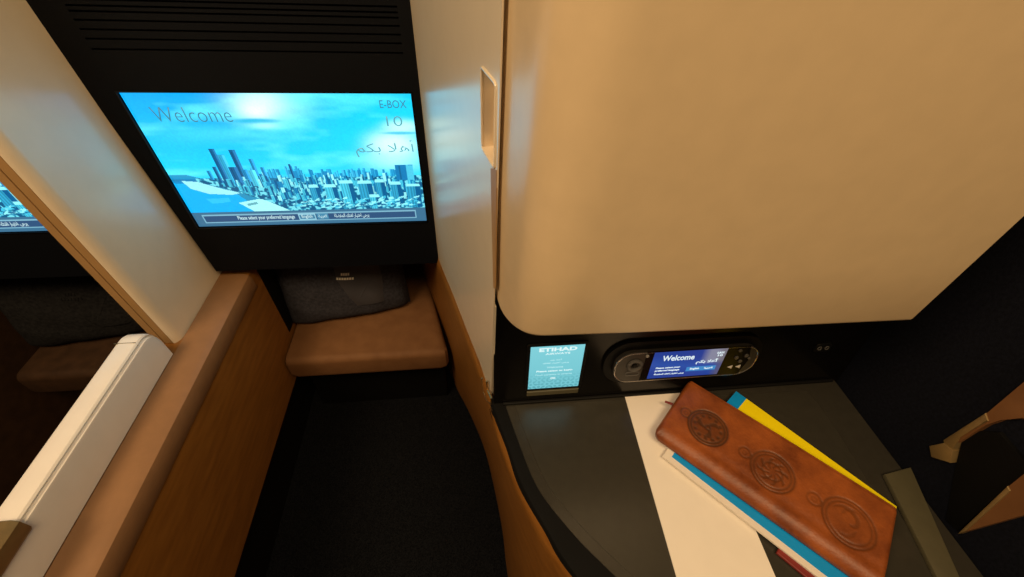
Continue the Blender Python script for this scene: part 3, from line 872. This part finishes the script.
bm = bmesh.new(); plate(bm, HF, [(l0 - .009, lb0 - .002), (l1 + .028, lb0 - .002), (l1 + .034, (lb0 + lt0) / 2), (l1 + .028, lt0 + .002), (l0 - .009, lt0 + .002)], .0001, .0005); finish('glass', bm, M['glass'], hs)
w3, h3 = 120, 60
uu3, vv3 = np.meshgrid((np.arange(w3) + .5) / w3, (np.arange(h3) + .5) / h3)
im3 = np.zeros((h3, w3, 3)); im3[:] = L3(24, 62, 150)
k_ = np.clip(1 - np.abs(vv3 - .55 + .25 * uu3) * 3, 0, 1) * .5; im3 = im3 * (1 - k_[..., None]) + L3(45, 95, 185) * k_[..., None]
k_ = np.clip((uu3 - .66) * 8, 0, 1) * np.clip((vv3 - .42) * 6, 0, 1) * .8; im3 = im3 * (1 - k_[..., None]) + L3(150, 150, 165) * k_[..., None]
k_ = np.clip((uu3 - .86) * 9, 0, 1) * .55; im3 = im3 * (1 - k_[..., None]) + L3(95, 85, 85) * k_[..., None]
m_ = (uu3 > .52) & (uu3 < .93) & (vv3 > .20) & (vv3 < .37); im3[m_] = L3(60, 140, 205)
M['handpic'] = glow_attr('lit_handset_screen', .9)
s3 = picture_mesh('screen', HF, l0, lb0, l1, lt0, .0007, im3, M['handpic'], hs)
lw, lh = l1 - l0, lt0 - lb0
M['ink4'] = glow('screen_ink_bright', s2l(225, 240, 245), 1.0)
for body, u0, u1, v0, v1, bd in (('Welcome', .13, .57, .66, .86, .02), ('Please select your', .08, .42, .36, .43, .03), ('preferred language', .08, .42, .25, .33, .03), (arabic('يرجى اختيار لغتك المفضلة'), .08, .50, .12, .19, .03),
                                 ('E-BOX', .87, .97, .82, .89, .03), ('10', .89, .96, .72, .79, .03), (arabic('أهلا بكم'), .62, .93, .46, .64, .03), ('English', .57, .70, .245, .325, .03), (arabic('العربية'), .77, .89, .245, .325, .03)):
    text('lettering', body, HF, l0 + u0 * lw, lb0 + v0 * lh, l0 + u1 * lw, lb0 + v1 * lh, .0008, M['ink4'], s3, bd)
def disc(bm, fr, c, r, n0, n1, bev=.0, n=24, ex=1.0):
    plate(bm, fr, [(c[0] + r * math.cos(2 * math.pi * k / n), c[1] + r * ex * math.sin(2 * math.pi * k / n)) for k in range(n)], n0, n1, bev)
wc = HF.px(634.5, 365)
bm = bmesh.new(); tube(bm, [HF.p(wc[0] + .0075 * math.cos(2 * math.pi * k / 24), wc[1] + .0075 * math.sin(2 * math.pi * k / 24), .0008) for k in range(24)], .0022, 8, True)
pad = finish('control_pad', bm, M['grey'], hs, smooth=True)
bm = bmesh.new(); disc(bm, HF, wc, .0030, .0, .0026, .0006); finish('centre_button', bm, M['black'], pad)
kc = HF.px(632, 373.5)
bm = bmesh.new(); tube(bm, [HF.p(u, v, .0003) for u, v in rrect(.017, .006, .0028, 5, *kc)], .0006, 6, True); finish('key', bm, M['grey'], hs)
for (x, y, r_, mm) in ((647, 355.5, .0021, 'keys'), (740, 350, .0023, 'grey'), (736, 357, .0026, 'grey'), (746, 355, .0026, 'grey'), (739.5, 360.5, .0024, 'grey'), (748.5, 357.5, .0018, 'grey')):
    c_ = HF.px(x, y); bm = bmesh.new(); disc(bm, HF, c_, r_, .0003, .0020, .0005); finish('key', bm, M[mm], hs)
for x, y in ((729.5, 366.5), (737.5, 366)):
    c_ = HF.px(x, y); bm = bmesh.new()
    plate(bm, HF, [(c_[0] - .0032, c_[1]), (c_[0] + .0026, c_[1] - .0026), (c_[0] + .0026, c_[1] + .0026)], .0005, .0012); finish('arrow_key', bm, mat('white_key', (.8, .78, .75), .4, var=.02), hs)
# socket plate at the right end of the upstand
bm = bmesh.new(); c_ = BF.px(822, 347)
plate(bm, BF, rrect(.022, .014, .004, 5, *c_), .0002, .002, .0006)
so = tag(finish('headphone_socket', bm, M['black'], smooth=True), 'dark headphone socket plate in the upstand, right of the docked handset', 'socket')
bm = bmesh.new()
for k in (-1, 1): tube(bm, [BF.p(c_[0] + k * .005 + .0025 * math.cos(a * math.pi / 8), c_[1] + .0025 * math.sin(a * math.pi / 8), .0022) for a in range(16)], .0006, 6, True)
finish('jack_ring', bm, M['grey'], so)

# ================================================================== ON THE TABLE TOP
Zm = ZT + .0008
def sheet(name, pts, z0, z1, m, parent=None, bev=0.0):
    bm = bmesh.new(); prism(bm, [V3(p[0], p[1], z0) for p in pts], (0, 0, z1 - z0), bev, 1); return finish(name, bm, m, parent)
a, b = atZ(624, 394.5, Zm), atZ(676, 577, Zm); c_, d_ = atZ(775, 577, Zm), atZ(687, 392, Zm)
ldir = (b - a).normalized(); wdir = Vector((-ldir.y, ldir.x, 0)); 
if wdir.x < 0: wdir = -wdir
wid = (c_ - a).dot(wdir)
tag(sheet('menu_card', [a, a + ldir * .27, a + ldir * .27 + wdir * wid, a + wdir * wid], Zm + .0002, Zm + .0012, M['paper']), 'long blank ivory card lying under the brown wallet on the black table top', 'card')

ZW = -.447                                             # top of the wallet
w1, w2, w3, w4 = atZ(643, 425, ZW - .004), atZ(690, 378.5, ZW), atZ(901, 506, ZW), atZ(862, 590, ZW - .002)
long_ = ((w3 - w2).normalized() * 1.0 + (w4 - w1).normalized() * .3).normalized()
short = Vector((-long_.y, long_.x, 0)); 
if (w2 - w1).dot(short) < 0: short = -short
Lw = (w3 - w2).dot(long_); Ww = (w2 - w1).dot(short)
WFr = Fr(w1 + short * 0, long_, short)                 # u along the wallet, v across, n up
WFr.o = Vector((w2 - short * Ww).to_tuple()); WFr.o.z = 0
# red passport, booklet and leaflet under the wallet
def quad(p, q_, w, side):
    t_ = (q_ - p).normalized(); n0 = Vector((-t_.y, t_.x, 0))
    if n0.dot(side) < 0: n0 = -n0
    return [p, q_, q_ + n0 * w, p + n0 * w]
p0, p1 = atZ(776, 553, ZT + .004), atZ(818, 588, ZT + .004)
pp_far = p0; dirp = (p1 - p0).normalized()
pq = quad(p0, p0 + dirp * .06, .04, short)
bm = bmesh.new(); prism(bm, [V3(p.x, p.y, ZT + .0021) for p in pq], (0, 0, .0034), .0008, 2)
tag(finish('passport', bm, M['red']), 'dark red booklet, only its edge showing below the cyan and white booklet', 'passport')
zb0 = ZT + .0056
p0, p1 = atZ(662, 457, zb0), atZ(822, 582, zb0)
bk = thing('ticket_booklet', 'white booklet with a cyan cover poking out from the front side of the brown wallet', 'booklet', tuple(((p0 + p1) / 2).to_tuple()))
dirb = (p1 - p0).normalized()
pages = quad(p0, p0 + dirb * .195, .075, short)
sheet('pages', pages, zb0, zb0 + .0022, M['pages'], bk)
nb = (pages[3] - pages[0]).normalized()
cov = [p0 + nb * .0068 + dirb * .008, p0 + nb * .0068 + dirb * .1955, p0 + nb * .076 + dirb * .1955, p0 + nb * .076 + dirb * .006]
sheet('cover', cov, zb0 + .0022, zb0 + .0028, M['cyan'], bk)
zy = zb0 + .0029
y0_, y1_ = atZ(736, 391.5, zy), atZ(896.5, 507, zy)
diry = (y1_ - y0_).normalized()
lf = thing('leaflet', 'yellow leaflet with a cyan end tucked under the far side of the brown wallet', 'leaflet', tuple(((y0_ + y1_) / 2).to_tuple()))
yq = quad(y0_ + diry * .014, y1_, .060, -short)
sheet('yellow_sheet', yq, zy, zy + .0007, M['yellow'], lf)
cq = quad(y0_, y0_ + diry * .014, .060, -short)
sheet('cyan_header', cq, zy, zy + .0007, M['cyan'], lf)

# ---- wallet
ZWB = zy + .0009
wl = thing('travel_wallet', 'brown leather travel wallet embossed with three pocket watches', 'wallet', tuple(WFr.p(Lw / 2, Ww / 2, ZWB)))
TH = ZW - ZWB
NU, NV = 330, 140
meds = []
for (cx, cy, kx, ky, r) in ((708.6, 428, 687, 413, .82), (773.3, 472, 745.5, 453, .74), (850, 523, 815, 499.5, .74)):
    c_ = atZ(cx, cy, ZW) - WFr.o; k_ = atZ(kx, ky, ZW) - WFr.o
    meds.append((c_.dot(WFr.u), c_.dot(WFr.v), k_.dot(WFr.u), k_.dot(WFr.v), r))
U, Vv = np.meshgrid(np.linspace(0, 1, NU), np.linspace(0, 1, NV))
# push the samples a little towards the borders so that the rounded edges stay smooth
U = U + .25 * np.sin(2 * np.pi * U) / (2 * np.pi) * -1; Vv = Vv - .35 * np.sin(2 * np.pi * Vv) / (2 * np.pi)
X = U * Lw; Yw_ = Vv * Ww
rc = .009                                              # corner radius of the outline
def outline(X, Y):
    cx = np.clip(X, rc, Lw - rc); cy = np.clip(Y, rc, Ww - rc)
    dx, dy = X - cx, Y - cy
    m_ = np.maximum(np.abs(dx), np.abs(dy)); l = np.hypot(dx, dy) + 1e-12
    k = np.where((np.abs(dx) > 1e-9) & (np.abs(dy) > 1e-9), m_ / l, 1.0)
    return cx + dx * k, cy + dy * k
X, Yw_ = outline(X, Yw_)
ed_spine = np.clip(Yw_ / .016, 0, 1); ed_open = np.clip((Ww - Yw_) / .004, 0, 1)
ed_a = np.clip(X / .005, 0, 1); ed_b = np.clip((Lw - X) / .006, 0, 1)
rnd = lambda t: np.sqrt(np.clip(1 - (1 - t) ** 2, 0, 1))
hgt = TH * (.12 + .88 * rnd(ed_spine)) * (.55 + .45 * rnd(ed_open)) * (.5 + .5 * rnd(ed_a)) * (.5 + .5 * rnd(ed_b))
hgt += .0012 * np.sin(X / Lw * 3.0 + .4) * (Yw_ / Ww) - .0008 * np.exp(-((Yw_ - .020) / .006) ** 2)
hgt -= .0006 * np.exp(-((Yw_ - (Ww - .004)) / .0012) ** 2)
emb = np.zeros_like(X)
for mi, (cx, cy, kx, ky, rk) in enumerate(meds):
    dk_ = math.hypot(cx - kx, cy - ky); ax, ay = (kx - cx) / dk_, (ky - cy) / dk_
    du = (X - cx) * ax + (Yw_ - cy) * ay; dv_ = -(X - cx) * ay + (Yw_ - cy) * ax
    R0 = dk_ * rk
    rr = np.hypot(du, dv_ * 1.0) / R0; th = np.arctan2(dv_, du)
    g = lambda x, c0, w: np.exp(-((x - c0) / w) ** 2)
    ring = g(rr, 1.0, .055) + .8 * g(rr, .84, .05)
    k2 = np.hypot(X - kx, Yw_ - ky) / (R0 * .27)
    ring += .9 * g(k2, 1.0, .22) * (rr > 1.0) + .6 * g(k2, .35, .2)
    neck = g(dv_ / R0, .09, .035) + g(dv_ / R0, -.09, .035); ring += neck * (du > R0) * (du < dk_) * (k2 > 1)
    inside = rr < .8
    if mi == 0:
        pat = (g(np.abs(np.sin(th * 6)), 1, .35) * g(rr, .66, .09)) + g(np.abs(np.sin((th + .4) * 1.5 + rr * 2.2)), 1, .12) * (rr > .12) * (rr < .58) + g(rr, .12, .06)
    elif mi == 1:
        pat = g(np.abs(np.sin(th * 4 + rr * 5)), 1, .16) * (rr > .15) * (rr < .7) + g(rr, .45, .05)
    else:
        pat = g(np.abs(np.sin((th - rr * 5.0) / 2 + .6)), 1, .035) * (rr > .06) * (rr < .72) + g(np.abs(np.sin((th + rr * 3.0) + 1.2)), 1, .03) * (rr > .35) * (rr < .72) * .7
    e_ = ring + pat * inside * .8
    hgt -= .0006 * np.clip(e_, 0, 1.2) + .0004 * np.clip(1.04 - rr, 0, .08) / .08
    emb = np.maximum(emb, (1.0, .75, .62)[mi] * np.clip(e_ * .8 + (.5 if mi == 0 else .28) * (rr < 1.02), 0, 1))
top = np.stack([X, Yw_, hgt], -1)
bm = bmesh.new()
lay = bm.verts.layers.float.new('emboss')
o3 = WFr.o + Vector((0, 0, ZWB))
vt = [[bm.verts.new(o3 + WFr.u * float(top[j, i, 0]) + WFr.v * float(top[j, i, 1]) + Vector((0, 0, float(max(.001, top[j, i, 2]))))) for i in range(NU)] for j in range(NV)]
for j in range(NV):
    for i in range(NU): vt[j][i][lay] = float(emb[j, i])
for j in range(NV - 1):
    for i in range(NU - 1): bm.faces.new([vt[j][i], vt[j][i + 1], vt[j + 1][i + 1], vt[j + 1][i]])
loop = [vt[0][i] for i in range(NU)] + [vt[j][-1] for j in range(1, NV)] + [vt[-1][i] for i in range(NU - 2, -1, -1)] + [vt[j][0] for j in range(NV - 2, 0, -1)]
cen = WFr.p(Lw / 2, Ww / 2, ZWB)
low = []
for v in loop:
    d = (v.co - cen); d.z = 0; low.append(bm.verts.new(Vector((v.co.x, v.co.y, ZWB)) - d.normalized() * .001))
for k in range(len(loop)):
    bm.faces.new([loop[k], low[k], low[(k + 1) % len(low)], loop[(k + 1) % len(loop)]])
bm.faces.new(low)
m, nt, b = nodes('worn_brown_leather')
at = nt.nodes.new('ShaderNodeAttribute'); at.attribute_name = 'emboss'
tc = nt.nodes.new('ShaderNodeTexCoord')
n1 = nt.nodes.new('ShaderNodeTexNoise'); n1.inputs['Scale'].default_value = 22; n1.inputs['Detail'].default_value = 7; n1.inputs['Roughness'].default_value = .65
nt.links.new(tc.outputs['Object'], n1.inputs['Vector'])
rp = nt.nodes.new('ShaderNodeValToRGB'); rp.color_ramp.elements[0].position = .3; rp.color_ramp.elements[1].position = .72
rp.color_ramp.elements[0].color = (.115, .025, .006, 1); rp.color_ramp.elements[1].color = (.37, .098, .019, 1)
nt.links.new(n1.outputs['Fac'], rp.inputs['Fac'])
mx = nt.nodes.new('ShaderNodeMix'); mx.data_type = 'RGBA'; mx.inputs['B'].default_value = (.055, .022, .007, 1)
ml = nt.nodes.new('ShaderNodeMath'); ml.operation = 'MULTIPLY'; ml.inputs[1].default_value = .85
nt.links.new(at.outputs['Fac'], ml.inputs[0]); nt.links.new(ml.outputs[0], mx.inputs['Factor'])
nt.links.new(rp.outputs['Color'], mx.inputs['A']); nt.links.new(mx.outputs['Result'], b.inputs['Base Color'])
b.inputs['Roughness'].default_value = .43
n2 = nt.nodes.new('ShaderNodeTexNoise'); n2.inputs['Scale'].default_value = 330; n2.inputs['Detail'].default_value = 4
nt.links.new(tc.outputs['Object'], n2.inputs['Vector'])
bp = nt.nodes.new('ShaderNodeBump'); bp.inputs['Strength'].default_value = .35; bp.inputs['Distance'].default_value = .001
nt.links.new(n2.outputs['Fac'], bp.inputs['Height']); nt.links.new(bp.outputs['Normal'], b.inputs['Normal'])
M['leather'] = m
finish('cover', bm, m, wl, smooth=False)
for p in wl.children[0].data.polygons: p.use_smooth = True
bm = bmesh.new()
s0 = atZ(680, 407, ZWB + .006); s1 = atZ(665, 401.5, ZWB + .004)
tube(bm, [s0 + (s0 - s1) * .6, s0, s1], [.0018, .0018, .0013], 8); finish('strap_end', bm, M['red'], wl)

# ================================================================== RIGHT-HAND SEAT SHELL
XS = .498
ss = thing('seat_shell', 'tall dark navy upholstered seat side to the right of the cream cabinet', 'seat', (XS + .05, .1, -H))
bm = bmesh.new(); box(bm, (XS, -.5, -H), (XS + .12, .42, .25), .004); finish('side_panel', bm, M['navy'], ss)
# olive armrest strip
az = ZT + .006
st0 = [atZ(885, 474, az), atZ(911, 467, az), atZ(960, 577, az), atZ(937, 577, az)]
fwd = (st0[2] - st0[1]).normalized() * .15; fwd2 = (st0[3] - st0[0]).normalized() * .15
bm = bmesh.new(); prism(bm, [V3(p.x, p.y, ZT + .0004) for p in (st0[0], st0[1], st0[2] + fwd, st0[3] + fwd2)], (0, 0, .0058), .0012, 2)
tag(finish('armrest_strip', bm, M['olive'], smooth=True), 'narrow olive trim strip on the console edge beside the far end of the wallet', 'trim')
def on_shell(name, pts, th, m, parent, x=None, bev=.001):
    X_ = XS if x is None else x
    bm = bmesh.new(); prism(bm, [Vector((X_ - .0002, *(atX(px_, py_, X_ - th))[1:])) for px_, py_ in pts], (-th, 0, 0), bev, 2)
    return finish(name, bm, m, parent, smooth=True)
br = thing('seat_bracket', 'walnut and gold bracket with a black recess on the navy seat side', 'bracket', (XS - .005, .12, -.44))
on_shell('upper_rail', [(944, 441), (986, 414), (1024, 382), (1060, 352), (1060, 395), (1024, 419), (1000, 419), (986, 425), (950, 448)], .008, M['brownwood'], br)
on_shell('rail_edge', [(943, 440), (985, 413), (988, 421), (960, 436), (953, 451), (946, 451)], .0095, M['gold'], br)
g_ = on_shell('catch', [(929, 446), (943, 443), (953, 451), (950, 463), (931, 457)], .011, M['gold'], br)
on_shell('recess', [(964, 430), (1000, 432), (1024, 462), (1060, 490), (1030, 498), (1000, 492), (958, 532), (945, 520), (955, 470)], .004, M['matte'], br)
on_shell('lower_rail', [(957, 534), (1008, 487), (1024, 474), (1060, 445), (1060, 500), (1024, 515), (985, 526)], .008, M['brownwood'], br)
on_shell('rail_edge', [(957, 534), (1007, 486), (1010, 491), (966, 531)], .0095, M['gold'], br)

# ================================================================== LIGHT
def area(name, loc, target, size, power, col):
    l = bpy.data.lights.new(name, 'AREA'); l.energy = power; l.color = col; l.shape = 'RECTANGLE'; l.size = size[0]; l.size_y = size[1]
    o = bpy.data.objects.new(name, l); COL.objects.link(o)
    o.location = (loc[0], loc[1], loc[2] + H)
    d = Vector(target) - Vector(loc); o.rotation_euler = d.to_track_quat('-Z', 'Y').to_euler()
    return o
area('ceiling_lamp', (.35, -.55, 1.15), (.15, .2, -.5), (.9, .5), 16.5, (1, .70, .38))
area('left_fill', (-.85, -.2, .85), (0, .45, -.3), (.6, .5), 17, (1, .70, .40))  # unseen fill added to brighten the left-facing white wall
w = bpy.data.worlds.new('world'); SC.world = w; w.use_nodes = True
w.node_tree.nodes['Background'].inputs[0].default_value = (1, .66, .38, 1)
w.node_tree.nodes['Background'].inputs[1].default_value = .035
SC.view_settings.view_transform = 'Standard'; SC.view_settings.look = 'None'
SC.view_settings.gamma = 1.0; SC.view_settings.exposure = 0.0; SC.view_settings.use_curve_mapping = False
